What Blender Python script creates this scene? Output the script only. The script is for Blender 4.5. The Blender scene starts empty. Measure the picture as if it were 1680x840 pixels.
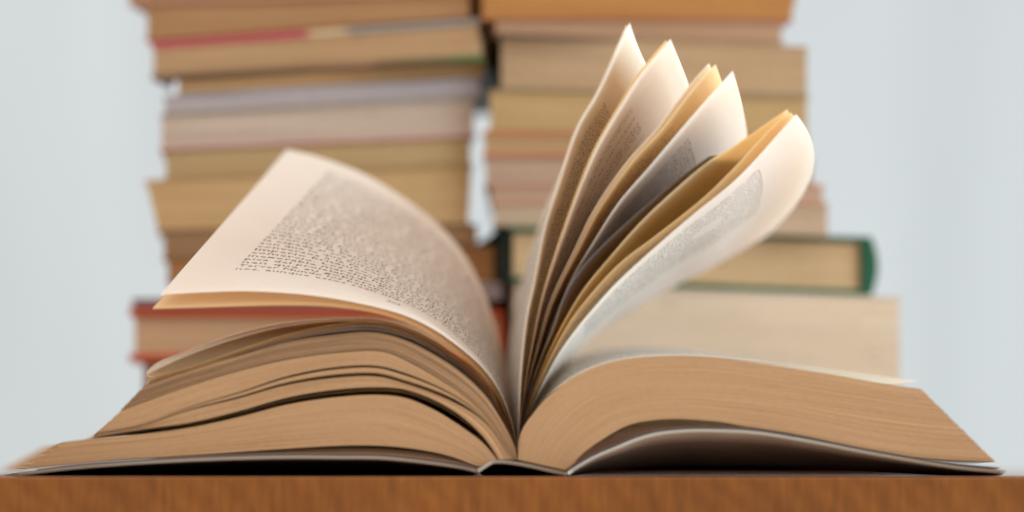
import bpy, math, random
from mathutils import Vector, noise
random.seed(7)
sc = bpy.context.scene
COL = sc.collection

# ------------------------------------------------------------------ camera, world, lights
D = 0.90            # camera to the front edge of the book (m)
S = 0.0002          # metres per photograph pixel at the front edge
HZ = 779.0          # photograph row at table-top height (camera level)
cam = bpy.data.cameras.new("camera")
co = bpy.data.objects.new("camera", cam); COL.objects.link(co)
co.location = (0, -D, 0.0); co.rotation_euler = (math.radians(90), 0, 0)
cam.sensor_width = 36; cam.lens = 36*D/(1680*S)
cam.shift_y = (HZ-420)/1680
cam.clip_start = 0.01; cam.clip_end = 50
cam.dof.use_dof = True; cam.dof.focus_distance = D+0.040
cam.dof.aperture_fstop = cam.lens/24.0
sc.camera = co

w = bpy.data.worlds.new("World"); sc.world = w; w.use_nodes = True
bg = w.node_tree.nodes['Background']
bg.inputs[0].default_value = (1.0, 0.94, 0.875, 1); bg.inputs[1].default_value = 0.96

def area(name, loc, target, sx, sy, power, col):
    l = bpy.data.lights.new(name, 'AREA'); l.shape = 'RECTANGLE'; l.size = sx; l.size_y = sy
    l.energy = power; l.color = col
    o = bpy.data.objects.new(name, l); COL.objects.link(o); o.location = loc
    o.rotation_euler = (Vector(target)-Vector(loc)).to_track_quat('-Z', 'Y').to_euler()
    return o
area("window_light", (1.22, -0.16, 0.26), (0, 0.1, 0.08), 0.9, 0.9, 26, (0.70, 0.88, 1.0))
area("wall_fill", (-0.9, 0.75, 1.5), (-0.5, 1.6, 0.35), 1.2, 0.6, 5, (0.90, 0.96, 1.0))  # added fill lamp to lift the wall, not a fixture of the room
area("overhead_fill", (0.15, -0.10, 1.35), (0.05, 0.1, 0), 1.2, 1.0, 4.0, (1.0, 0.97, 0.92))  # added overhead fill to brighten the raised page, flat leaf and table
sc.view_settings.view_transform = 'Standard'; sc.view_settings.look = 'None'
sc.view_settings.exposure = 0.07; sc.view_settings.gamma = 1.0
sc.cycles.max_bounces = 14; sc.cycles.diffuse_bounces = 8; sc.cycles.transmission_bounces = 8

# ------------------------------------------------------------------ helpers
def lin(c): return tuple(((x/255)/12.92 if x/255 <= .04045 else ((x/255+.055)/1.055)**2.4) for x in c)
def W(px, py, y=0.0):
    k = S*(D+y)/D
    return Vector(((px-840)*k, y, (HZ-py)*k))
def tag(o, label=None, cat=None, group=None, kind=None):
    if label: o['label'] = label
    if cat: o['category'] = cat
    if group: o['group'] = group
    if kind: o['kind'] = kind
    return o
def empty(name, loc=(0, 0, 0)):
    o = bpy.data.objects.new(name, None); COL.objects.link(o); o.location = loc
    o.empty_display_size = 0.02; return o
def mesh(name, vs, fs, mats, parent=None, uvs=None, mi=None, smooth=True):
    me = bpy.data.meshes.new(name); me.from_pydata([tuple(v) for v in vs], [], fs)
    for m in (mats if isinstance(mats, (list, tuple)) else [mats]): me.materials.append(m)
    if uvs:
        ul = me.uv_layers.new(name='UVMap')
        for l in me.loops: ul.data[l.index].uv = uvs[l.vertex_index]
    for i, p in enumerate(me.polygons):
        p.use_smooth = smooth
        if mi: p.material_index = mi[i]
    o = bpy.data.objects.new(name, me); COL.objects.link(o)
    if parent:
        o.parent = parent; o.matrix_parent_inverse.identity()
        pl = parent
        off = Vector((0, 0, 0))
        while pl: off += pl.location; pl = pl.parent
        o.location = -off
    return o

def spline(pts, n):
    """Catmull-Rom through pts (tuples), resampled evenly to n+1 points"""
    P = [Vector((*p, 0)) if len(p) == 2 else Vector(p) for p in pts]
    P = [P[0]*2-P[1]] + P + [P[-1]*2-P[-2]]
    out = []
    for i in range(1, len(P)-2):
        p0, p1, p2, p3 = P[i-1:i+3]
        d = [max((b-a).length, 1e-9)**0.5 for a, b in ((p0, p1), (p1, p2), (p2, p3))]
        t0 = 0; t1 = d[0]; t2 = t1+d[1]; t3 = t2+d[2]
        for k in range(12):
            t = t1+(t2-t1)*k/12
            A1 = p0*((t1-t)/(t1-t0))+p1*((t-t0)/(t1-t0)); A2 = p1*((t2-t)/(t2-t1))+p2*((t-t1)/(t2-t1)); A3 = p2*((t3-t)/(t3-t2))+p3*((t-t2)/(t3-t2))
            B1 = A1*((t2-t)/(t2-t0))+A2*((t-t0)/(t2-t0)); B2 = A2*((t3-t)/(t3-t1))+A3*((t-t1)/(t3-t1))
            out.append(B1*((t2-t)/(t2-t1))+B2*((t-t1)/(t2-t1)))
    out.append(P[-2])
    L = [0]
    for a, b in zip(out, out[1:]): L.append(L[-1]+(b-a).length)
    res = []; j = 0
    for i in range(n+1):
        s = L[-1]*i/n
        while j < len(L)-2 and L[j+1] < s: j += 1
        f = (s-L[j])/max(L[j+1]-L[j], 1e-12)
        res.append(out[j].lerp(out[j+1], min(max(f, 0), 1)))
    return res
def wcurve(pts, n, y=0.0):
    return [W(p.x, p.y, y) for p in spline(pts, n)]

# ------------------------------------------------------------------ materials
def new_mat(name):
    m = bpy.data.materials.new(name); m.use_nodes = True
    nt = m.node_tree; nt.nodes.clear()
    out = nt.nodes.new('ShaderNodeOutputMaterial')
    return m, nt, out
def N(nt, t, **kw):
    n = nt.nodes.new(t)
    for k, v in kw.items():
        if k in n.inputs.keys(): n.inputs[k].default_value = v
        else: setattr(n, k, v)
    return n
def paper(name, col, trans, tmix=0.35):
    m, nt, out = new_mat(name)
    L = nt.links.new
    tc = N(nt, 'ShaderNodeTexCoord')
    nz = N(nt, 'ShaderNodeTexNoise', Scale=90.0, Detail=4.0); L(tc.outputs['Object'], nz.inputs['Vector'])
    mx = N(nt, 'ShaderNodeMixRGB'); mx.inputs[1].default_value = (*col, 1); mx.inputs[2].default_value = (*[c*.93 for c in col], 1)
    L(nz.outputs[0], mx.inputs[0])
    d = N(nt, 'ShaderNodeBsdfDiffuse'); L(mx.outputs[0], d.inputs[0])
    t = N(nt, 'ShaderNodeBsdfTranslucent'); t.inputs[0].default_value = (*trans, 1)
    b = N(nt, 'ShaderNodeBump', Strength=0.15, Distance=0.0003); nz2 = N(nt, 'ShaderNodeTexNoise', Scale=900.0, Detail=3.0)
    L(tc.outputs['Object'], nz2.inputs['Vector']); L(nz2.outputs[0], b.inputs['Height']); L(b.outputs[0], d.inputs['Normal'])
    ms = N(nt, 'ShaderNodeMixShader'); ms.inputs[0].default_value = tmix
    L(d.outputs[0], ms.inputs[1]); L(t.outputs[0], ms.inputs[2]); L(ms.outputs[0], out.inputs[0])
    return m
def stacked(name, col, dark=0.72, fu=8.0, fv=70.0, tint=(1.0, .93, .84), bands=0.35):
    """cut edges of stacked leaves: fine stripes along U, many across V"""
    m, nt, out = new_mat(name); L = nt.links.new
    uv = N(nt, 'ShaderNodeUVMap')
    def stripes(su, sv, det):
        mp = N(nt, 'ShaderNodeMapping'); mp.inputs['Scale'].default_value = (su, sv, 1)
        L(uv.outputs[0], mp.inputs[0])
        n = N(nt, 'ShaderNodeTexNoise', Scale=1.0, Detail=det); L(mp.outputs[0], n.inputs['Vector']); return n
    a = stripes(fu*.25, fv, 3.0); b = stripes(fu*.12, fv*.16, 4.0); c = stripes(fu*6, fu*6, 5.0)
    r = N(nt, 'ShaderNodeMapRange'); r.inputs[1].default_value = .32; r.inputs[2].default_value = .62
    L(a.outputs[0], r.inputs[0])
    mx = N(nt, 'ShaderNodeMixRGB'); mx.inputs[1].default_value = (*[x*dark*t for x, t in zip(col, tint)], 1); mx.inputs[2].default_value = (*col, 1)
    L(r.outputs[0], mx.inputs[0])
    r2 = N(nt, 'ShaderNodeMapRange'); r2.inputs[1].default_value = .35; r2.inputs[2].default_value = .65; L(b.outputs[0], r2.inputs[0])
    r2.inputs[3].default_value = 1-bands; r2.inputs[4].default_value = 1.0
    mul = N(nt, 'ShaderNodeMixRGB', blend_type='MULTIPLY'); mul.inputs[0].default_value = 1
    L(mx.outputs[0], mul.inputs[1]); L(r2.outputs[0], mul.inputs[2])
    r3 = N(nt, 'ShaderNodeMapRange'); r3.inputs[1].default_value = .3; r3.inputs[2].default_value = .7; L(c.outputs[0], r3.inputs[0])
    r3.inputs[3].default_value = .90; r3.inputs[4].default_value = 1.05
    mul2 = N(nt, 'ShaderNodeMixRGB', blend_type='MULTIPLY'); mul2.inputs[0].default_value = 1
    L(mul.outputs[0], mul2.inputs[1]); L(r3.outputs[0], mul2.inputs[2])
    e = stripes(fu*.9, fv*.45, 2.0)
    r4 = N(nt, 'ShaderNodeMapRange'); r4.inputs[1].default_value = .64; r4.inputs[2].default_value = .72; r4.inputs[3].default_value = 1.0; r4.inputs[4].default_value = .70; L(e.outputs[0], r4.inputs[0])
    mul3 = N(nt, 'ShaderNodeMixRGB', blend_type='MULTIPLY'); mul3.inputs[0].default_value = 1
    L(mul2.outputs[0], mul3.inputs[1]); L(r4.outputs[0], mul3.inputs[2]); mul2 = mul3
    p = N(nt, 'ShaderNodeBsdfPrincipled', Roughness=0.85); p.inputs['Specular IOR Level'].default_value = .15
    L(mul2.outputs[0], p.inputs['Base Color'])
    bp = N(nt, 'ShaderNodeBump', Strength=0.15, Distance=0.0004); L(a.outputs[0], bp.inputs['Height']); L(bp.outputs[0], p.inputs['Normal'])
    L(p.outputs[0], out.inputs[0]); return m
def card(name, col, rough=0.5, var=.12, scale=60.0, spec=.3):
    m, nt, out = new_mat(name); L = nt.links.new
    tc = N(nt, 'ShaderNodeTexCoord'); nz = N(nt, 'ShaderNodeTexNoise', Scale=scale, Detail=5.0); L(tc.outputs['Object'], nz.inputs['Vector'])
    mx = N(nt, 'ShaderNodeMixRGB'); mx.inputs[1].default_value = (*[c*(1-var) for c in col], 1); mx.inputs[2].default_value = (*[min(1, c*(1+var)) for c in col], 1)
    L(nz.outputs[0], mx.inputs[0])
    p = N(nt, 'ShaderNodeBsdfPrincipled', Roughness=rough); p.inputs['Specular IOR Level'].default_value = spec
    L(mx.outputs[0], p.inputs['Base Color']); L(p.outputs[0], out.inputs[0]); return m
def striped_card(name, stops):
    """cover board printed in blocks of colour along U"""
    m, nt, out = new_mat(name); L = nt.links.new
    uv = N(nt, 'ShaderNodeUVMap'); sp = N(nt, 'ShaderNodeSeparateXYZ'); L(uv.outputs[0], sp.inputs[0])
    cr = N(nt, 'ShaderNodeValToRGB'); cr.color_ramp.interpolation = 'LINEAR'
    e = cr.color_ramp.elements
    e[0].position, e[0].color = stops[0][0], (*stops[0][1], 1)
    e[1].position, e[1].color = stops[-1][0], (*stops[-1][1], 1)
    for p_, c_ in stops[1:-1]:
        q = e.new(p_); q.color = (*c_, 1)
    L(sp.outputs[0], cr.inputs[0])
    p = N(nt, 'ShaderNodeBsdfPrincipled', Roughness=0.5); L(cr.outputs[0], p.inputs['Base Color']); L(p.outputs[0], out.inputs[0]); return m

LEAF = paper('leaf_paper', (.85, .79, .72), (.96, .86, .70), .36)
LEAF_BACKLIT = paper('leaf_paper_backlit', (.82, .68, .46), (.99, .66, .27), .48)  # same paper, orange of light shining through leaves put into its colour
EDGE = stacked('leaf_edges', (.50, .298, .158), .80, 8, 110, bands=.10)
EDGE_L = stacked('leaf_edges_worn', (.46, .27, .147), .62, 8, 46, bands=.30)
INK_PALE = card('printing_ink_pale', (.15, .13, .115), .8, .1)
INK = card('printing_ink', (.16, .13, .115), .8, .1)
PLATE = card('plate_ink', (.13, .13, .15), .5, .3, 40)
COVER_IN = card('cover_inside', (.60, .55, .46), .6, .05)
COVER_OUT = card('cover_outside', (.30, .20, .14), .45, .35, 30)
COVER_UND = card('cover_underside', (.36, .25, .18), .6, .35, 45)
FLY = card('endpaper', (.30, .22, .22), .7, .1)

# ------------------------------------------------------------------ wall and table
def make_wall():
    m, nt, out = new_mat('painted_wall'); L = nt.links.new
    tc = N(nt, 'ShaderNodeTexCoord'); mp = N(nt, 'ShaderNodeMapping'); mp.inputs['Scale'].default_value = (7, 1, 1.2)
    L(tc.outputs['Object'], mp.inputs[0])
    nz = N(nt, 'ShaderNodeTexNoise', Scale=1.0, Detail=2.0); L(mp.outputs[0], nz.inputs['Vector'])
    mx = N(nt, 'ShaderNodeMixRGB'); mx.inputs[1].default_value = (.43, .46, .477, 1); mx.inputs[2].default_value = (.565, .60, .618, 1)
    L(nz.outputs[0], mx.inputs[0])
    d = N(nt, 'ShaderNodeBsdfDiffuse'); L(mx.outputs[0], d.inputs[0]); L(d.outputs[0], out.inputs[0])
    vs = []; fs = []
    for y in (1.62, 1.72):
        for x in (-3, 3):
            for z in (-1.2, 2.4): vs.append((x, y, z))
    fs = [(0, 1, 3, 2), (4, 6, 7, 5), (0, 4, 5, 1), (2, 3, 7, 6), (1, 5, 7, 3), (0, 2, 6, 4)]
    o = mesh('wall', vs, fs, m, smooth=False)
    tag(o, 'plain pale blue grey wall behind the stacked books', 'wall', kind='structure')
make_wall()

def make_table():
    m, nt, out = new_mat('oiled_wood'); L = nt.links.new
    tc = N(nt, 'ShaderNodeTexCoord')
    sp = N(nt, 'ShaderNodeSeparateXYZ'); L(tc.outputs['Object'], sp.inputs[0])
    # stave index along x with uneven widths
    prev = None; joint = None
    for xi in (-.37, -.215, -.013, .029, .235, .4):
        g_ = N(nt, 'ShaderNodeMath', operation='GREATER_THAN'); g_.inputs[1].default_value = xi; L(sp.outputs[0], g_.inputs[0])
        c_ = N(nt, 'ShaderNodeMath', operation='COMPARE'); c_.inputs[1].default_value = xi; c_.inputs[2].default_value = .00025; L(sp.outputs[0], c_.inputs[0])
        if prev is None: prev, joint = g_, c_
        else:
            s_ = N(nt, 'ShaderNodeMath', operation='ADD'); L(prev.outputs[0], s_.inputs[0]); L(g_.outputs[0], s_.inputs[1]); prev = s_
            s_ = N(nt, 'ShaderNodeMath', operation='ADD'); L(joint.outputs[0], s_.inputs[0]); L(c_.outputs[0], s_.inputs[1]); joint = s_
    fl = prev
    # wide staves: merge some of them
    wn = N(nt, 'ShaderNodeTexWhiteNoise', noise_dimensions='1D'); L(fl.outputs[0], wn.inputs['W'])
    off = N(nt, 'ShaderNodeVectorMath', operation='SCALE'); off.inputs['Scale'].default_value = .25; L(wn.outputs['Color'], off.inputs[0])
    add = N(nt, 'ShaderNodeVectorMath', operation='ADD'); L(tc.outputs['Object'], add.inputs[0]); L(off.outputs[0], add.inputs[1])
    mp = N(nt, 'ShaderNodeMapping'); mp.inputs['Rotation'].default_value = (0, math.radians(38), 0); mp.inputs['Scale'].default_value = (1.0, .4, 1.0)
    L(add.outputs[0], mp.inputs[0])
    wv = N(nt, 'ShaderNodeTexWave', wave_type='BANDS', bands_direction='X'); wv.inputs['Scale'].default_value = 34; wv.inputs['Distortion'].default_value = 7
    wv.inputs['Detail'].default_value = 3; wv.inputs['Detail Scale'].default_value = 1.2; wv.inputs['Detail Roughness'].default_value = .6
    L(mp.outputs[0], wv.inputs['Vector'])
    nz = N(nt, 'ShaderNodeTexNoise', Scale=22.0, Detail=5.0); L(add.outputs[0], nz.inputs['Vector'])
    c1 = N(nt, 'ShaderNodeMixRGB'); c1.inputs[1].default_value = (.212, .067, .012, 1); c1.inputs[2].default_value = (.24, .079, .0145, 1); L(wv.outputs[0], c1.inputs[0])
    r = N(nt, 'ShaderNodeMapRange'); r.inputs[1].default_value = .3; r.inputs[2].default_value = .7; r.inputs[3].default_value = .80; r.inputs[4].default_value = 1.08; L(nz.outputs[0], r.inputs[0])
    c2 = N(nt, 'ShaderNodeMixRGB', blend_type='MULTIPLY'); c2.inputs[0].default_value = 1; L(c1.outputs[0], c2.inputs[1]); L(r.outputs[0], c2.inputs[2])
    mf = N(nt, 'ShaderNodeMapping'); mf.inputs['Rotation'].default_value = (0, math.radians(38), 0); mf.inputs['Scale'].default_value = (420, 160, 60); L(add.outputs[0], mf.inputs[0])
    nf = N(nt, 'ShaderNodeTexNoise', Scale=1.0, Detail=4.0); L(mf.outputs[0], nf.inputs['Vector'])
    rf = N(nt, 'ShaderNodeMapRange'); rf.inputs[1].default_value = .3; rf.inputs[2].default_value = .7; rf.inputs[3].default_value = .80; rf.inputs[4].default_value = 1.10; L(nf.outputs[0], rf.inputs[0])
    cf = N(nt, 'ShaderNodeMixRGB', blend_type='MULTIPLY'); cf.inputs[0].default_value = 1; L(c2.outputs[0], cf.inputs[1]); L(rf.outputs[0], cf.inputs[2]); c2 = cf
    r2 = N(nt, 'ShaderNodeMapRange'); r2.inputs[3].default_value = .94; r2.inputs[4].default_value = 1.04; L(wn.outputs['Value'], r2.inputs[0])
    c3 = N(nt, 'ShaderNodeMixRGB', blend_type='MULTIPLY'); c3.inputs[0].default_value = 1; L(c2.outputs[0], c3.inputs[1]); L(r2.outputs[0], c3.inputs[2])
    # fine joint lines
    gt = joint
    ml = N(nt, 'ShaderNodeMath', operation='MULTIPLY'); ml.inputs[1].default_value = .35; L(gt.outputs[0], ml.inputs[0])
    c4 = N(nt, 'ShaderNodeMixRGB'); c4.inputs[2].default_value = (.13, .045, .015, 1); L(ml.outputs[0], c4.inputs[0]); L(c3.outputs[0], c4.inputs[1])
    p = N(nt, 'ShaderNodeBsdfPrincipled', Roughness=0.42); p.inputs['Specular IOR Level'].default_value = .18
    L(c4.outputs[0], p.inputs['Base Color'])
    b = N(nt, 'ShaderNodeBump', Strength=.12, Distance=.0005); L(nz.outputs[0], b.inputs['Height']); L(b.outputs[0], p.inputs['Normal'])
    L(p.outputs[0], out.inputs[0])
    x0, x1, y0, y1, z0, z1 = -.75, .75, -.012, .58, -.045, -.0006
    t = empty('table', (0, .28, -.72))
    vs = [(x, y, z) for x in (x0, x1) for y in (y0, y1) for z in (z0, z1)]
    fs = [(0, 1, 3, 2), (4, 6, 7, 5), (0, 4, 5, 1), (2, 3, 7, 6), (1, 5, 7, 3), (0, 2, 6, 4)]
    o = mesh('tabletop', vs, fs, m, t, smooth=False)
    bv = o.modifiers.new('b', 'BEVEL'); bv.width = .0012; bv.segments = 3
    for lx in (-.68, .68):
        for ly in (.05, .52):
            vs = [(lx+a*(.03 if z > -.3 else .02), ly+b*(.03 if z > -.3 else .02), z) for a in (-1, 1) for b in (-1, 1) for z in (-.72, -.046)]
            l = mesh('leg', vs, fs, m, t, smooth=False); bv = l.modifiers.new('b', 'BEVEL'); bv.width = .003
    tag(t, 'oiled orange brown wooden table carrying the open book and both stacks', 'table')
make_table()

# ------------------------------------------------------------------ the open book
book = empty('open_book', (0, .1, 0))
tag(book, 'open thick paperback with yellowed pages fanned up and arched, lying at the table edge', 'book')
BD = 0.195      # page height (depth away from the camera)
X0 = 0.0022; Z0 = 0.0046

class Sheet:
    def __init__(s, near, far, mid=None, nu=64, nv=22):
        s.near, s.far, s.mid, s.nu, s.nv = near, far, mid, nu, nv
        s.L = sum((a-b).length for a, b in zip(near, near[1:]))
    def at(s, u, v):
        f = min(max(u, 0), 1)*s.nu; i = min(int(f), s.nu-1); t = f-i
        a = s.near[i].lerp(s.near[i+1], t); c = s.far[i].lerp(s.far[i+1], t)
        if s.mid:
            b = s.mid[i].lerp(s.mid[i+1], t)
            return a*(2*(v-.5)*(v-1)) + b*(4*v*(1-v)) + c*(2*v*(v-.5))
        return a.lerp(c, v)
    def normal(s, u, v):
        e = .004
        du = s.at(min(u+e, 1), v)-s.at(max(u-e, 0), v); dv = s.at(u, min(v+e, 1))-s.at(u, max(v-e, 0))
        return du.cross(dv).normalized()
    def build(s, mat, name='page', label=None):
        vs = []; uv = []
        rip = random.random()*50
        for j in range(s.nv+1):
            for i in range(s.nu+1):
                u, v = i/s.nu, j/s.nv
                p = s.at(u, v)
                p = p + Vector((0, 0, 1))*0.0004*noise.noise(Vector((u*3+rip, v*3, rip)))*u
                vs.append(p); uv.append((u, v))
        q = s.nu+1
        fs = [(j*q+i, j*q+i+1, (j+1)*q+i+1, (j+1)*q+i) for j in range(s.nv) for i in range(s.nu)]
        o = mesh(name, vs, fs, mat, book, uvs=uv)
        if label: o['label'] = label
        return o

def blk_far(near, kx, kz=1.0, y=BD):
    return [Vector((X0+(p.x-X0)*kx, y, p.z*kz)) for p in near]

# stacks of leaves --------------------------------------------------
def leaf_block(top, bot, kx_t, kx_b, mat, layers=46, nu=72, kzt=1.0, label=None, jit=.00035, seed=1, taper=0.0):
    rnd = random.Random(seed)
    T = wcurve(top, nu); B = wcurve(bot, nu)
    vs = []; fs = []; uv = []; mi = []
    offs = []
    y = 0
    for k in range(layers+1):
        y = y*.55 + rnd.uniform(-1, 1)*jit; offs.append(y)
    uoff = [rnd.uniform(-.0015, .0015) for _ in range(layers+1)]
    Lmm = sum((a-b).length for a, b in zip(T, T[1:]))
    def P(i, k, far):
        t = k/layers
        p = B[i].lerp(T[i], t)
        if far:
            kx = kx_b+(kx_t-kx_b)*t
            return Vector((X0+(p.x-X0)*kx, BD+offs[k], p.z*(1+(kzt-1)*t)))
        e = i/nu
        if i == nu: p = p+(p-B[i-1].lerp(T[i-1], t))*uoff[k]*90
        return Vector((p.x, offs[k]*(.3+.7*e), p.z))
    q = nu+1
    thick = (T[nu//2]-B[nu//2]).length
    for k in range(layers+1):
        for i in range(nu+1): vs.append(P(i, k, False)); uv.append((i/nu*Lmm*10, k/layers*thick*40))
    for k in range(layers):
        for i in range(nu): fs.append((k*q+i, k*q+i+1, (k+1)*q+i+1, (k+1)*q+i)); mi.append(0)
    # fore-edge side
    base = len(vs); nd = 10
    for k in range(layers+1):
        a, b = P(nu, k, False), P(nu, k, True)
        for j in range(nd+1): vs.append(a.lerp(b, j/nd)); uv.append((j/nd*BD*10, k/layers*thick*40))
    for k in range(layers):
        for j in range(nd): fs.append((base+k*(nd+1)+j, base+k*(nd+1)+j+1, base+(k+1)*(nd+1)+j+1, base+(k+1)*(nd+1)+j)); mi.append(0)
    # top and bottom faces, back
    for k, m_ in ((layers, 1), (0, 1)):
        base = len(vs)
        for j in range(nd+1):
            for i in range(nu+1):
                a, b = P(i, k, False), P(i, k, True)
                vs.append(a.lerp(b, j/nd)); uv.append((i/nu, j/nd))
        for j in range(nd):
            for i in range(nu): fs.append((base+j*q+i, base+j*q+i+1, base+(j+1)*q+i+1, base+(j+1)*q+i)); mi.append(m_)
    base = len(vs)
    for k in (0, layers):
        for i in range(nu+1): vs.append(P(i, k, True)); uv.append((i/nu*Lmm*10, (k/layers)*thick*40))
    for i in range(nu): fs.append((base+i, base+i+1, base+q+i+1, base+q+i)); mi.append(0)
    o = mesh('page_block', vs, fs, [mat, LEAF], book, uvs=uv, mi=mi)
    if label: o['label'] = label
    return o

A_top = [(238,632),(314,606),(393,583),(471,561),(550,549),(610,545),(660,556),(710,580),(757,611),(796,648),(822,687),(838,717),(846,735),(848.6,754)]
A_bot = [(159,711),(236,697),(306,673),(393,650),(471,627),(550,614),(620,612),(665,624),(710,639),(750,657),(785,681),(808,706),(826,734),(835.5,753.7)]
B_top = [(158,712),(236,698),(306,675),(393,653.5),(471,632),(550,620),(620,618),(665,629.5),(710,645),(750,663),(784,683.5),(807.5,706.6),(825.5,734.4),(835,753.7)]
B_bot = [(156,717),(236,704),(314,693),(393,674),(471,652),(550,639),(620,635),(665,639),(718,659),(757,683),(790,713),(808,737),(818,754)]
C_top = [(106,725),(157,719),(236,712),(314,701),(393,684),(471,664),(550,652),(620,648),(665,653),(715,674),(750,696),(784,720),(802,738),(815,754)]
C_bot = [(41,769),(118,761),(196,754),(275,749),(354,744),(471,736),(560,731),(620,731),(670,735),(718,743),(750,752),(770,760),(786,766)]
R_top = [(850,754),(850.6,724),(860,699),(875,679),(895,655),(934,624),(973,604),(1013,592),(1072,585),(1150,585),(1216,592),(1295,604),(1374,616),(1452,630),(1511,638)]
R_bot = [(927,771),(938,764),(954,746),(993,718),(1032,697),(1072,689),(1111,687),(1150,689),(1189,693),(1216,698),(1295,710),(1374,726),(1452,742),(1531,752.5),(1633,758)]
rv = lambda l: l[::-1]
A1_bot = [(200,671),(306,634),(393,607),(471,588),(550,577),(629,575),(679,596),(718,619),(757,645),(790,675),(814,706),(832,734),(843,754)]
A2_top = [(199,673),(306,635),(393,608.5),(471,590),(550,579),(629,577),(679,598),(718,620.5),(757,646),(790,675.6),(814,706.5),(831.6,734.3),(842.6,754)]
A2_bot = [(160,710),(236,695),(306,669),(393,643),(471,617),(550,602),(620,600),(665,612),(710,630),(750,651),(785,677.5),(809,705),(828,734),(839,754)]
A3_top = [(159.5,710.5),(236,695.6),(306,670),(393,645),(471,620.5),(550,606),(620,604),(665,616),(710,633),(750,653),(785,678.5),(808.6,705.5),(827.5,734.3),(838.6,754)]
leaf_block(rv(A_top), rv(A1_bot), 1.22, 1.22, EDGE_L, 34, seed=3, jit=.0004)
leaf_block(rv(A2_top), rv(A2_bot), 1.22, 1.24, EDGE, 34, seed=8, jit=.00014)
leaf_block(rv(A3_top), rv(A_bot), 1.24, 1.24, EDGE, 10, seed=9, jit=.0001)
leaf_block(rv(B_top), rv(B_bot), 1.24, 1.24, EDGE, 14, seed=4)
leaf_block(rv(C_top), rv(C_bot), 1.27, 1.27, EDGE, 60, seed=5, jit=.00010)
leaf_block(R_top, R_bot, 1.05, 1.12, EDGE, 80, seed=6, jit=.00010)

# covers ------------------------------------------------------------
def slab(name, topc, th, kx, matT, matB, y0=-.0015, y1=BD+.002, nu=60, label=None, sink=1.0, rate=1.25):
    T = wcurve(topc, nu)
    vs = []; uv = []; fs = []; mi = []
    nd = 12; q = nu+1
    for lay in (0, 1):
        for j in range(nd+1):
            f = j/nd
            for i in range(nu+1):
                p = T[i]
                t = T[min(i+1, nu)]-T[max(i-1, 0)]; nrm = Vector((-t.z, 0, t.x)).normalized()
                if nrm.z < 0: nrm = -nrm
                k = 1+(kx-1)*f
                pp = Vector((X0+(p.x-X0)*k, y0+(y1-y0)*f, p.z*(1-.93*min(1, f*rate)*sink)))
                if lay: pp = pp-nrm*th
                pp.z = max(pp.z, -.0004 if lay else 0.0002)
                vs.append(pp); uv.append((i/nu, f))
    M = (nd+1)*q
    for lay in (0, 1):
        for j in range(nd):
            for i in range(nu): a = lay*M+j*q+i; fs.append((a, a+1, a+q+1, a+q)); mi.append(lay)
    for i in range(nu):
        fs.append((i, i+1, M+i+1, M+i)); mi.append(0)
        a = nd*q+i; fs.append((a, a+1, M+a+1, M+a)); mi.append(0)
    for j in range(nd):
        for e in (0, nu):
            a = j*q+e; fs.append((a, a+q, M+a+q, M+a)); mi.append(0)
    o = mesh(name, vs, fs, [matT, matB], book, uvs=uv, mi=mi)
    if label: o['label'] = label
    return o
cov_l = [(783,770.5),(765,765.5),(718,758),(629,748.5),(560,747.5),(471,747),(354,750),(236,756),(118,765),(34,775)]
cov_r = [(930,775),(942,766),(973,748),(1013,731),(1045,718),(1079,709),(1130,704),(1180,704),(1236,707),(1315,719),(1413,738),(1492,752),(1570,764),(1649,772)]
spine_c = [(783.2,770.5),(790,766),(799,760),(808,755.5),(825,755),(844,757),(875,763),(905,770),(929.8,775)]
slab('cover', cov_l, .0010, 1.28, COVER_IN, COVER_OUT, label='front cover arched slightly off the table')
slab('cover', cov_r, .0010, 1.16, COVER_IN, COVER_UND, sink=.80, rate=3.6, label='back cover arched high off the table')
slab('spine', spine_c, .0010, 1.0, COVER_IN, COVER_OUT)
# endpapers lying just above the covers
def shift(l, dx, dy): return [(a+dx, b+dy) for a, b in l]
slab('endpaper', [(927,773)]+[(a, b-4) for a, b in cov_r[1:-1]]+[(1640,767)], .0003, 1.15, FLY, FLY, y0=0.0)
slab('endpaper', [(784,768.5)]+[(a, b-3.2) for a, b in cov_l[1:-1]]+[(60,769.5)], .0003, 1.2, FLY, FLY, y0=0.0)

# text --------------------------------------------------------------
words = ("la marcha del proletariado que su gobierno tiene los beneficios aunque estos sean impuestos de "
 "historia pueblos imperio comercio libre conversos espada preciso buscaban verdadera fe extender el "
 "con una parte las naciones por el mundo entre ellos como al fin no hubo otra forma cuando se trata "
 "primero siglo guerra tierra ciudad hombres reyes camino desde hasta nunca siempre también poder").split()
rt = random.Random(11)
tail = ["mayores las provincias que caían bajo su dominio y la fe que", "extendía la cruz por las tierras nuevas con",
        "ascender la bandera de la cruz en nuevas tierras con",
        "la espada si era preciso. Los hombres de su tiempo creían",
        "son que lo que buscaban era llevar las almas de los infieles",
        "conversos a la fe verdadera. El siglo siguiente trajo al",
        "Imperio británico, de extender las leyes y el libre",
        "comercio. Los soviéticos se dedicaron a facilitar la",
        "inexorable marcha histórica hacia la dictadura utó-",
        "pica del proletariado. En la actualidad, muchos sostie-",
        "nen que su gobierno tiene el deber de llevar al",
        "Tercer Mundo los beneficios de la democracia y los dere-",
        "nos, aunque estos sean impuestos con misiles de cru-"]
def rline():
    s = ''
    while len(s) < 54: s += rt.choice(words)+' '
    return s.strip()
lines_bank = tail[::-1] + [rline() for _ in range(27)]
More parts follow.
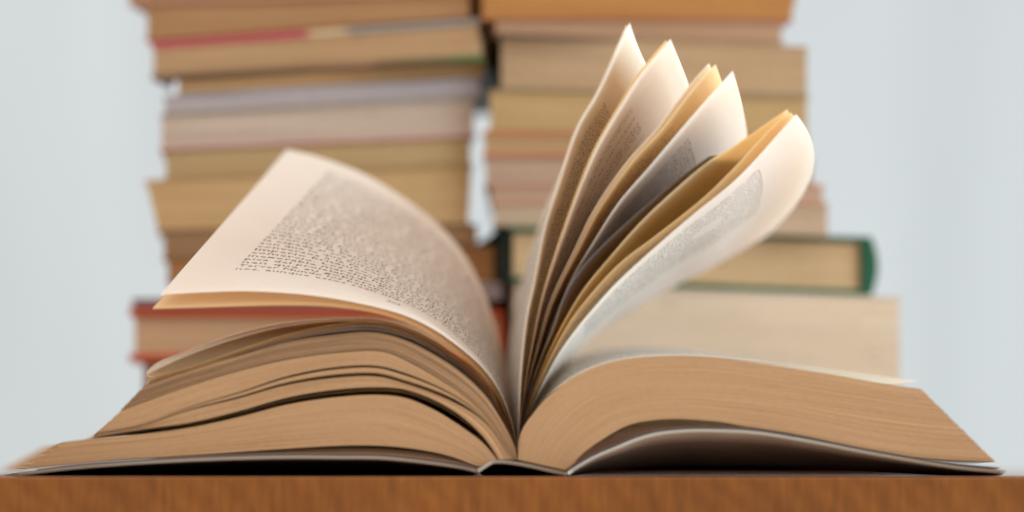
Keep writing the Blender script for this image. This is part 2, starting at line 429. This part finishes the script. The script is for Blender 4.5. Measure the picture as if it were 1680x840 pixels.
def line_geo(body, size=1.0):
    cu = bpy.data.curves.new('t', 'FONT'); cu.body = body; cu.size = size; cu.resolution_u = 1; cu.offset = -0.004
    ob = bpy.data.objects.new('t', cu); COL.objects.link(ob)
    dg = bpy.context.evaluated_depsgraph_get(); dg.update()
    me = bpy.data.meshes.new_from_object(ob.evaluated_get(dg))
    vs = [tuple(v.co) for v in me.vertices]; fs = [tuple(p.vertices) for p in me.polygons]
    bpy.data.objects.remove(ob); bpy.data.curves.remove(cu); bpy.data.meshes.remove(me)
    return vs, fs
GEO = []
for b in lines_bank:
    vs, fs = line_geo(b); x1 = max(v[0] for v in vs)
    GEO.append(([(v[0]/x1, v[1]) for v in vs], fs))
NUM = line_geo('305')
def print_page(sheet, obj, u_in, u_out, v0=.14, v1=.9, flip=1, reverse=False, nl=38, num=True, sparse=None, order=0, size=.0034, ink=None):
    """set the lines of type on one side of the leaf; u_in..u_out in 0..1 from the gutter"""
    vs = []; fs = []
    pitch = (v1-v0)*BD/nl
    def put(geo, ua, ub, vb, sc):
        base = len(vs)
        for x, y in geo[0]:
            u = ua+(ub-ua)*x; v = vb+y*sc/BD
            n = sheet.normal(u, v)*flip
            vs.append(sheet.at(u, v)+n*.00016+Vector((0, 0, 0)))
        fs.extend([tuple(i+base for i in f) for f in geo[1]])
    for k in range(nl):
        if sparse and (k % 9) in sparse: continue
        g = GEO[(k+order) % len(GEO)]
        a, b = (u_out, u_in) if reverse else (u_in, u_out)
        put(g, a, b, v0+k*pitch/BD, size)
    if num:
        mxx = max(v[0] for v in NUM[0]); um = (u_in+u_out)/2; hw = .018
        a, b = (um+hw, um-hw) if reverse else (um-hw, um+hw)
        put(([(v[0]/mxx, v[1]) for v in NUM[0]], NUM[1]), a, b, v0-.052, size)
    return mesh('printed_text', vs, fs, INK if obj is oL1 else INK_PALE, obj, smooth=False)

# left leaves -------------------------------------------------------
def mk(near, far, mid=None, yf=BD, n=64, y0=0.0):
    nw = wcurve(near, n, y0); fw = wcurve(far, n, yf)
    mw = wcurve(mid, n, (y0+yf)/2) if mid else None
    return Sheet(nw, fw, mw, n)
L1n = rv([(263,484),(330,480),(396,478),(455,480),(514,485),(573,494),(652,513),(691,529),(730,552),(789,600),(820,643),(838,688),(846,722),(848,752)])
L1f = rv([(471,245),(514,255),(593,283),(655,319),(711,361),(757,411),(785,460),(808,520),(824,580),(833,635),(840,690),(844,730),(847,757)])
sL1 = mk(L1n, L1f)
oL1 = sL1.build(LEAF, label='upright arched page facing the reader with a full column of text')
print_page(sL1, oL1, .10, .88, .145, .92, flip=-1, reverse=True, nl=34, size=.0042)
def under(sheet, off):
    """far edge of a leaf lying off metres beneath another"""
    return [sheet.far[i]+Vector(sheet.normal(i/sheet.nu, 1))*off*min(1, .1+1.6*i/sheet.nu) for i in range(sheet.nu+1)]
L2n = rv([(251,505),(330,503),(396,501),(475,499),(554,502),(632,515),(691,538),(750,577),(789,611),(817,649),(836,692),(845.5,724),(847.9,752)])
sgn = 1 if sL1.normal(.6, .5).z < 0 else -1
sL2 = Sheet(wcurve(L2n, 64), under(sL1, .0030*sgn), None, 64); sL2.build(LEAF_BACKLIT)
L2b = rv([(250,507),(330,505),(396,503),(475,501.5),(554,504.5),(632,517.5),(691,540.5),(749,579.5),(788,613.5),(815.5,651),(835,694),(845,725),(847.8,752)])
Sheet(wcurve(L2b, 64), under(sL1, .0048*sgn), None, 64).build(LEAF_BACKLIT)
def lfar(near, dy, kx=1.1):
    return [Vector((X0+(p.x-X0)*kx, BD, p.z+dy*(min(1, i/len(near)*1.6)))) for i, p in enumerate(near)]
loose = [
 ([(239,612),(258,596),(298,580),(350,560),(396,545),(455,531),(514,524),(573,521),(630,525),(690,546),(740,577),(785,617),(812,655),(834,700),(847.4,752)], .006),
 ([(238,615),(298,586),(350,566),(396,551),(455,536),(514,528),(573,525),(630,529),(690,550),(739,581),(783,620),(810,657),(833,702),(847.2,752)], .003),
 ([(240,622),(318,600),(396,572),(475,548),(554,533),(610,530),(670,546),(720,570),(765,603),(800,644),(826,684),(841,718),(847.2,753)], .001),
 ([(239,626),(318,604),(396,576),(475,552),(554,537),(610,534),(668,549),(717,573),(762,605),(798,644),(825,685),(840.5,719),(847.1,753)], -.001),
 ([(238,629),(316,607),(394,580),(473,557),(552,543),(610,540),(665,552),(714,576),(759,607),(797,645),(824,686),(840,720),(847,753.4)], -.001),
]
for near, dz in loose:
    nw = wcurve(rv(near), 64); s = Sheet(nw, lfar(nw, dz, 1.16), None, 64); s.build(LEAF if dz > .002 or dz < 0 else LEAF_BACKLIT)

# loose leaves in the two dark gaps of the left half
for near in ([(306,674.5),(393,653.5),(471,629.5),(550,616.5),(620,614.5),(665,626.5),(710,642),(750,660),(785,684),(810,711),(832,737),(836,753.5)],
             [(200,709),(314,696),(393,678.5),(471,657.5),(550,644.5),(620,640),(665,644),(718,664),(756,688),(790,716),(810,740),(822,754)]):
    nw = wcurve(rv(near), 64); s = Sheet(nw, lfar(nw, 0, 1.18), None, 64); s.build(LEAF_BACKLIT)

# right fan ---------------------------------------------------------
G = (849.5, 754)
def fan(near, dfar, scale_far=1.0, dip=0.0, mat=None, prog=1.0, label=None, n=64, y0=0.0, uu=1.0):
    nw = wcurve([G]+near, n, y0)
    mid = []; far = []
    for lst, y, ang, sc_ in ((mid, BD/2, dfar*prog*.5, 1+dip), (far, BD, dfar, scale_far)):
        for i, p in enumerate(nw):
            u = i/n
            a = math.radians(ang)*min(1, .25+u*1.2)
            dx, dz = p.x-X0, p.z-Z0
            c, s_ = math.cos(a), math.sin(a)
            k = 1+(sc_-1)*u
            lst.append(Vector((X0+(dx*c-dz*s_)*k, y, max(Z0+(dx*s_+dz*c)*k, .003))))
    s = Sheet(nw, far, mid, n)
    return s, s.build(mat or LEAF, label=label)
P1 = [(852,700),(856,614),(866,520),(879,457),(895,370),(917,300),(948,208),(980,153),(1011,86),(1033,38)]
P2 = [(853,700),(860,650),(868,598),(890,489),(911,420),(937,345),(958,290),(980,240),(1019,173),(1051,122),(1074,94),(1100,64)]
P2b = [(853,700),(863,640),(876,580),(895,515),(920,440),(945,375),(968,322),(992,272),(1030,200),(1060,160),(1090,120),(1110,100)]
P3 = [(853.5,702),(862,655),(874,606),(890,548),(905,498),(925,453),(949,406),(980,345),(1035,267),(1086,212),(1125,161),(1147,134),(1174,105)]
P4 = [(854,704),(865,655),(880,606),(909,536),(929,476),(951,434),(975,395),(1015,332),(1063,276),(1106,225),(1153,170),(1186,133),(1202,115)]
P5 = [(854.5,706),(867,652),(882,602),(899,552),(917,505),(937,463),(968,423),(1009,382),(1042,352),(1078,322),(1115,292),(1163,257)]
P6 = [(855,708),(872,650),(891,600),(912,553),(932,515),(958,473),(1000,422),(1050,365),(1100,317),(1161,265),(1200,241),(1239,215),(1271,193),(1292,179)]
P7 = [(855.5,710),(866,675),(884,628),(905,582),(935,528),(975,476),(1020,429),(1074,388),(1153,325),(1200,279),(1250,225),(1280,196),(1298,184)]
P8 = [(856,712),(868,680),(888,635),(917,580),(945,540),(972,507),(1011,464),(1086,396),(1137,353),(1200,302),(1240,262),(1270,228),(1306,188)]
s1, o1 = fan(P1, -13, 1.06, -.012, LEAF, label='tallest fanned page with a curled white corner')
print_page(s1, o1, .2, .84, .10, .9, flip=-1, reverse=True, num=False, order=3)
def twin(sh, deg, mat, k=.995):
    a = math.radians(deg); c, q = math.cos(a), math.sin(a)
    def f(l): return [Vector((X0+((p.x-X0)*c-(p.z-Z0)*q)*k, p.y, Z0+((p.x-X0)*q+(p.z-Z0)*c)*k)) for p in l]
    return Sheet(f(sh.near), f(sh.far), f(sh.mid), sh.nu).build(mat)
twin(s1, .35, LEAF)
s2, o2 = fan(P2, -12, 1.0, .0, LEAF)
print_page(s2, o2, .2, .84, .10, .9, flip=-1, reverse=True, num=False, sparse=(2, 3, 5, 6), order=7)
twin(s2, .5, LEAF_BACKLIT)
s3, o3 = fan(P3, -12, .97, .0, LEAF_BACKLIT)
print_page(s3, o3, .2, .84, .06, .9, flip=-1, reverse=True, num=False, order=12)
twin(s3, .8, LEAF)
s4, o4 = fan(P4, -12, .97, .0, LEAF)
print_page(s4, o4, .2, .84, .12, .9, flip=-1, reverse=True, num=False, order=17)
far8 = [(848,757),(852,728),(862,700),(884,662),(905,632),(935,592),(980,546),(1035,513),(1098,475),(1153,447),(1204,418),(1259,386)]
mid8p = [(849,756),(854,718),(866,688),(886,648),(912,604),(945,564),(985,524),(1040,476),(1110,424),(1180,382),(1250,330),(1332,285)]
near8 = wcurve([G]+P8, 64)
s8 = Sheet(near8, wcurve(far8, 64, BD), wcurve(mid8p, 64, BD/2), 64)
o8 = s8.build(LEAF, label='rightmost fanned page, brightly lit, with a column of text')
print_page(s8, o8, .34, .86, .10, .62, flip=-1, reverse=True, nl=23, num=False, order=25)
def beside(near, base, dm, df, km, kf, mat):
    nw = wcurve([G]+near, 64)
    def rot(l, d, k):
        o = []
        for i, p in enumerate(l):
            u = i/64; a = math.radians(d)*min(1, .15+u*1.5); c, q = math.cos(a), math.sin(a); dx, dz = p.x-X0, p.z-Z0; kk = 1+(k-1)*u
            o.append(Vector((X0+(dx*c-dz*q)*kk, p.y, Z0+(dx*q+dz*c)*kk)))
        return o
    sh = Sheet(nw, rot(base.far, df, kf), rot(base.mid, dm, km), 64)
    return sh, sh.build(mat)
s7, o7 = beside(P7, s8, 1.6, 2.5, .985, .98, LEAF_BACKLIT)
print_page(s7, o7, .2, .72, .10, .9, flip=-1, reverse=True, num=False, order=21)
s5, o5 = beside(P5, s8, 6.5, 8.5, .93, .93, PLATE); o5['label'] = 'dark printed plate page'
s6, o6 = beside(P6, s8, 4.0, 5.5, .97, .96, LEAF_BACKLIT)
# leftmost fanned leaf, its printed left face turned to the gutter
P0n = [(851.5,700),(855,614),(865,520),(878,457),(894,371),(916,301),(947,209),(979,155),(1009,89)]
P0f = wcurve([(848,757),(846,720),(834,660),(831,625),(836,560),(848,500),(862,440),(885,370),(915,300),(960,235),(1010,190)], 64, BD)
s0 = Sheet(wcurve([G]+P0n, 64), P0f, None, 64)
o0 = s0.build(LEAF)
print_page(s0, o0, .13, .62, .12, .9, flip=1, num=False, order=9)
# right flat leaf with lifted tip
R2n = [(849.5,753.5),(852,719),(861,696.5),(874,677.5),(894,653.5),(933,622.5),(973,602.5),(1013,590.5),(1072,583.5),(1150,583),(1216,588.5),(1300,597.5),(1400,610),(1507,625)]
R2f = [(848,757),(852,725),(863,692),(885,650),(912,612),(948,586),(1000,573),(1050,570),(1110,573),(1180,583),(1260,598),(1340,615),(1440,634)]
sR = mk(R2n, R2f); oR = sR.build(LEAF, label='flat right hand page with a lifted glowing corner')
print_page(sR, oR, .12, .75, .08, .9, flip=1, num=False, order=5)

# ------------------------------------------------------------------ background books
CNT = [0]
def bg_book(L, R, top, bot, yaw, Yc, cov, blk, ct=.0006, spine=None, label='', side=None, Lb=None, Rb=None, group=None,
            cov_b=None, inset=.0008, bow=.0, dd=.17, striped=None, striped_b=None, spcol=None, shade_strip=None, ctb=None, roundc=False, spw=.0011):
    """closed book lying flat; L,R: outline columns, top/bot: (left,right) rows of the outline"""
    CNT[0] += 1
    a = math.radians(yaw)
    Lb = L if Lb is None else Lb; Rb = R if Rb is None else Rb
    half = (R-L)/2*S*(D+Yc)/D*math.sin(a)
    yl, yr = Yc+half, Yc-half
    TL, TR, BL, BR = W(L, top[0], yl), W(R, top[1], yr), W(Lb, bot[0], yl), W(Rb, bot[1], yr)
    BL.z = max(BL.z, -.0003); BR.z = max(BR.z, -.0003)
    dv = Vector((-(TR.y-TL.y), TR.x-TL.x, 0)).normalized()*dd
    org = (BL+BR)/2+dv/2
    t = empty('closed_book', org)
    tag(t, label, 'book', group)
    wd = (TR-TL).length; hl = (TL-BL).length; hr = (TR-BR).length; ht = (hl+hr)/2
    def H(u, v, c): return BL.lerp(BR, u).lerp(TL.lerp(TR, u), v)+dv*c
    def part(name, mat, u0, u1, v0, v1, c0, c1, nu=24, nv=6, curve=0.0, endcurve=0.0, rc=0.0):
        vs = []; fs = []; uv = []
        idx = {}
        def V(i, j, k):
            key = (i, j, k)
            if key not in idx:
                u = u0+(u1-u0)*i/nu; v = v0+(v1-v0)*j/nv; c = c0 if k == 0 else c1
                s = math.sin(math.pi*j/nv)
                if endcurve and i == (nu if endcurve > 0 else 0): u += endcurve*s/wd
                if rc and i >= nu-3: u -= rc*((1-j/nv)**2)*(i-nu+4)/4/wd
                if k == 0: c -= curve*s/dd
                p = H(u, v, c)
                if k == 0: p = p+dv.normalized()*.0004*noise.noise(Vector((u*4+CNT[0]*7, v*3, 1)))
                idx[key] = len(vs); vs.append(p)
                uv.append((u*wd*10 if not name.startswith('cover') else u, v*ht*40 if k == 0 else v*ht*40+1))
            return idx[key]
        for k in (0, 1):
            for i in range(nu):
                for j in range(nv): fs.append((V(i, j, k), V(i+1, j, k), V(i+1, j+1, k), V(i, j+1, k)))
        for i in range(nu):
            for j in (0, nv): fs.append((V(i, j, 0), V(i+1, j, 0), V(i+1, j, 1), V(i, j, 1)))
        for j in range(nv):
            for i in (0, nu): fs.append((V(i, j, 0), V(i, j+1, 0), V(i, j+1, 1), V(i, j, 1)))
        return mesh(name, vs, fs, mat, t, uvs=uv, smooth=False)
    g = .00015/ht
    tv = ct/ht; tb = (ctb or ct)/ht
    iu = inset/wd; ic = inset/dd; sw = spw/wd
    cu0 = sw*1.02 if side == 'L' else 0; cu1 = 1-sw*1.02 if side == 'R' else 1
    part('cover', striped or cov, cu0, cu1, 1-tv, 1-g, 0, 1, nv=1, rc=0)
    part('cover', striped_b or cov_b or cov, cu0, cu1, g, tb, 0, 1, nv=1, rc=.012 if roundc else 0)
    part('page_block', blk, (sw*1.1 if side == 'L' else iu), (1-sw*1.1 if side == 'R' else 1-iu), tb+.0001/ht, 1-tv-.0001/ht, ic, 1-ic, curve=bow, rc=.012 if roundc else 0, endcurve=0)
    if side:
        e = .0012 if spw < .002 else .003
        if shade_strip: part('cover_shade_strip', C(6, 30, 22, k=.7), -.0016/wd, 0, g, 1-g, .02, 1, nu=2, endcurve=-.001)  # added dark green strip painting the shadow at the book's left end
        if side == 'L': part('spine', spcol or cov, 0, sw, g, 1-g, 0, 1, nu=2, endcurve=-e)
        else: part('spine', spcol or cov, 1-sw, 1, g, 1-g, 0, 1, nu=2, endcurve=e)
    return t

def C(r, g, b, name='cover_card', k=1.0, **kw): return card(name, tuple(min(.95, x*k) for x in lin((r, g, b))), **kw)
def PB(r, g, b, k=1.0, dark=.85):
    m_ = (r+g+b)/3; r, g, b = [x+(m_-x)*.05 for x in (r, g, b)]
    return stacked('page_edges', tuple(min(.95, x*k) for x in lin((r, g, b))), dark, 4, 22, bands=.12)
KB = 1.22   # photographed tones back to surface colours
YL, AL = .275, 9
YR, AR = .27, -9
GL = 'books stacked behind on the left'; GR = 'books stacked behind on the right'
red = lin((190, 70, 90)); cream = lin((205, 180, 140)); grey = lin((140, 135, 130)); brn = lin((125, 92, 62)); grn = lin((90, 110, 60))
m_red = striped_card('printed_cover', [(0, red), (.47, red), (.50, cream), (.58, cream), (.62, grey), (1, grey)])
m_brn = striped_card('printed_cover', [(0, brn), (.5, brn), (.66, lin((150, 110, 85))), (.7, lin((110, 85, 55))), (.9, lin((100, 95, 55))), (.93, grn), (1, grn)])
# --- left stack, top to bottom
bg_book(208, 770, (-60,-84), (7,-12), AL, YL, C(190,150,140,k=1.3), PB(160,120,82,k=KB), label='pink edged book at the very top of the left stack, cut by the frame', group=GL)
bg_book(238, 772, (8,-11), (68,28), AL, YL, C(150,100,60,k=1.3), PB(160,122,84,k=KB), label='thick tan book of the left stack lying on the pink and grey striped cover', group=GL, ct=.001)
bg_book(248, 786, (69,29), (131,97), AL, YL, C(160,80,80), PB(172,138,102,k=KB), striped=m_red, striped_b=m_brn, ct=.0026, ctb=.0022, label='book with a pink and grey cover edge, third down in the left stack', group=GL)
bg_book(288, 797, (132,98), (155,127), -4, YL, C(120,90,60), PB(160,125,85,k=KB), side='L', spcol=C(200,205,215,k=1.2), label='thin brown book with a pale blue spine end in the left stack', group=GL, ct=.0008)
bg_book(267, 790, (156,128), (188,159), -4, YL, C(165,160,165,k=1.3), PB(160,150,152,k=1.2), label='slim lilac grey book in the left stack', group=GL, ct=.0008, cov_b=C(135,120,100,k=1.3))
bg_book(262, 780, (189,160), (246,223), -4, YL, C(165,155,150,k=1.2), PB(176,156,140,k=1.2), cov_b=C(185,140,135,k=1.2), ctb=.0014, label='pinkish grey book with a rose lower cover in the left stack', group=GL)
bg_book(269, 775, (247,224), (294,271), -4, YL, C(150,120,80,k=1.2), PB(166,138,98,k=KB), label='dull yellow brown book just behind the tip of the arched page', group=GL)
bg_book(236, 777, (295,272), (377,366), -4, YL, C(190,150,100,k=1.3), PB(182,148,104,k=KB), Lb=256, Rb=771, label='thick tan book with slanted left end, jutting out to the left in the left stack', group=GL)
bg_book(266, 786, (378,367), (424,402), -4, YL, C(150,120,95,k=1.2), PB(146,112,80,k=KB), label='brown book half hidden by the arched page, under the thick tan one', group=GL)
bg_book(272, 813, (425,403), (462,463), -3, YL, C(170,120,70,k=1.2), PB(160,112,68,k=KB), label='orange brown book whose end sticks out right of the arched page', group=GL)
bg_book(280, 826, (463,464), (488,490), 3, YL, C(190,180,185,k=1.3), PB(160,145,145,k=KB), label='thin pale grey book lying above the red hardcover in the left stack', group=GL)
bg_book(215, 806, (489,491), (504,506), 2, YL, C(135,95,100,k=1.2), C(140,100,100,name='page_edges',k=1.2), label='very thin mauve booklet resting on the red hardcover', group=GL, ct=.0009)
bg_book(212, 823, (505,507), (594,595), 2, YL, C(190,78,40,k=1.0), PB(182,150,118,k=1.5), ct=.0034, side='R', label='red hardcover near the foot of the left stack', group=GL, inset=.002)
bg_book(232, 815, (595,596), (640,641), 2, YL, C(120,75,55,k=1.3), PB(140,105,80,k=KB), label='dark brown book directly under the red hardcover', group=GL)
bg_book(250, 812, (641,642), (712,712), 2, YL, C(120,100,85), PB(170,135,100,k=KB), label='tan book second from the table in the left stack, hidden behind the open book', group=GL)
bg_book(245, 818, (713,713), (779.5,779.5), 2, YL, C(110,90,80), PB(170,135,100,k=KB), label='lowest book of the left stack, standing on the table behind the open book', group=GL)
# --- right stack
bg_book(790, 1324, (-75,-70), (33,36), AR, YR, C(165,100,50,k=.8), PB(180,122,66,k=.85), Rb=1300, ct=.0018, label='orange brown book topping the right stack, cut by the frame', group=GR)
bg_book(811, 1286, (34,37), (55,75), AR, YR, C(150,115,95,k=1.3), PB(172,132,102,k=.92), cov_b=C(120,100,85), label='thin pinkish brown book, recessed under the topmost orange brown one', group=GR)
bg_book(819, 1327, (56,76), (147,158), 1, YR, C(175,145,110,k=1.3), PB(190,156,120,k=.92), cov_b=C(130,120,105), label='very thick tan book behind the tips of the fanned pages', group=GR)
bg_book(801, 1327, (148,159), (213,222), 1, YR, C(175,145,95,k=1.3), PB(192,158,110,k=.92), label='yellowish tan book under the very thick tan book in the right stack', group=GR)
bg_book(792, 1325, (214,223), (257,262), 1, YR, C(165,100,70,k=1.4), PB(186,150,106,k=.92), ct=.0016, label='tan book with a reddish upper cover in the right stack', group=GR)
bg_book(794, 1336, (258,263), (304,301), 1, YR, C(165,140,120,k=1.2), PB(190,158,135,k=.92), label='pinkish book in the middle of the right stack, above the book with a rust line', group=GR)
bg_book(803, 1353, (305,302), (333,332), 1, YR, C(175,120,95,k=1.4), PB(192,164,140,k=.92), ct=.0014, label='slim book with a rust coloured upper cover in the right stack', group=GR)
bg_book(807, 1361, (334,333), (370,387), 1, YR, C(185,160,140,k=1.3), PB(200,172,144,k=.92), label='cream pink book resting on the green hardcover', group=GR)
green = C(8, 78, 46, k=.8, rough=.4)
gb = bg_book(836, 1430, (371,388), (462,486), AR, YR, green, PB(200,166,124,k=.92), ct=.0024, side='R', spw=.0042, shade_strip=True, label='dark green hardcover in the right stack, on the large cream book', group=GR, inset=.002)
bg_book(843, 1480, (463,487), (640,640), AR+3, YR, C(212,196,176,k=.92), PB(222,199,172,k=.90,dark=.985), label='large thick cream white book under the green hardcover', group=GR, ct=.0009)
bg_book(850, 1462, (641,641), (779.5,779.5), AR+5, YR+.005, C(120,85,65), PB(125,88,66,k=.92), label='lowest book of the right stack, on the table behind the open book', group=GR)
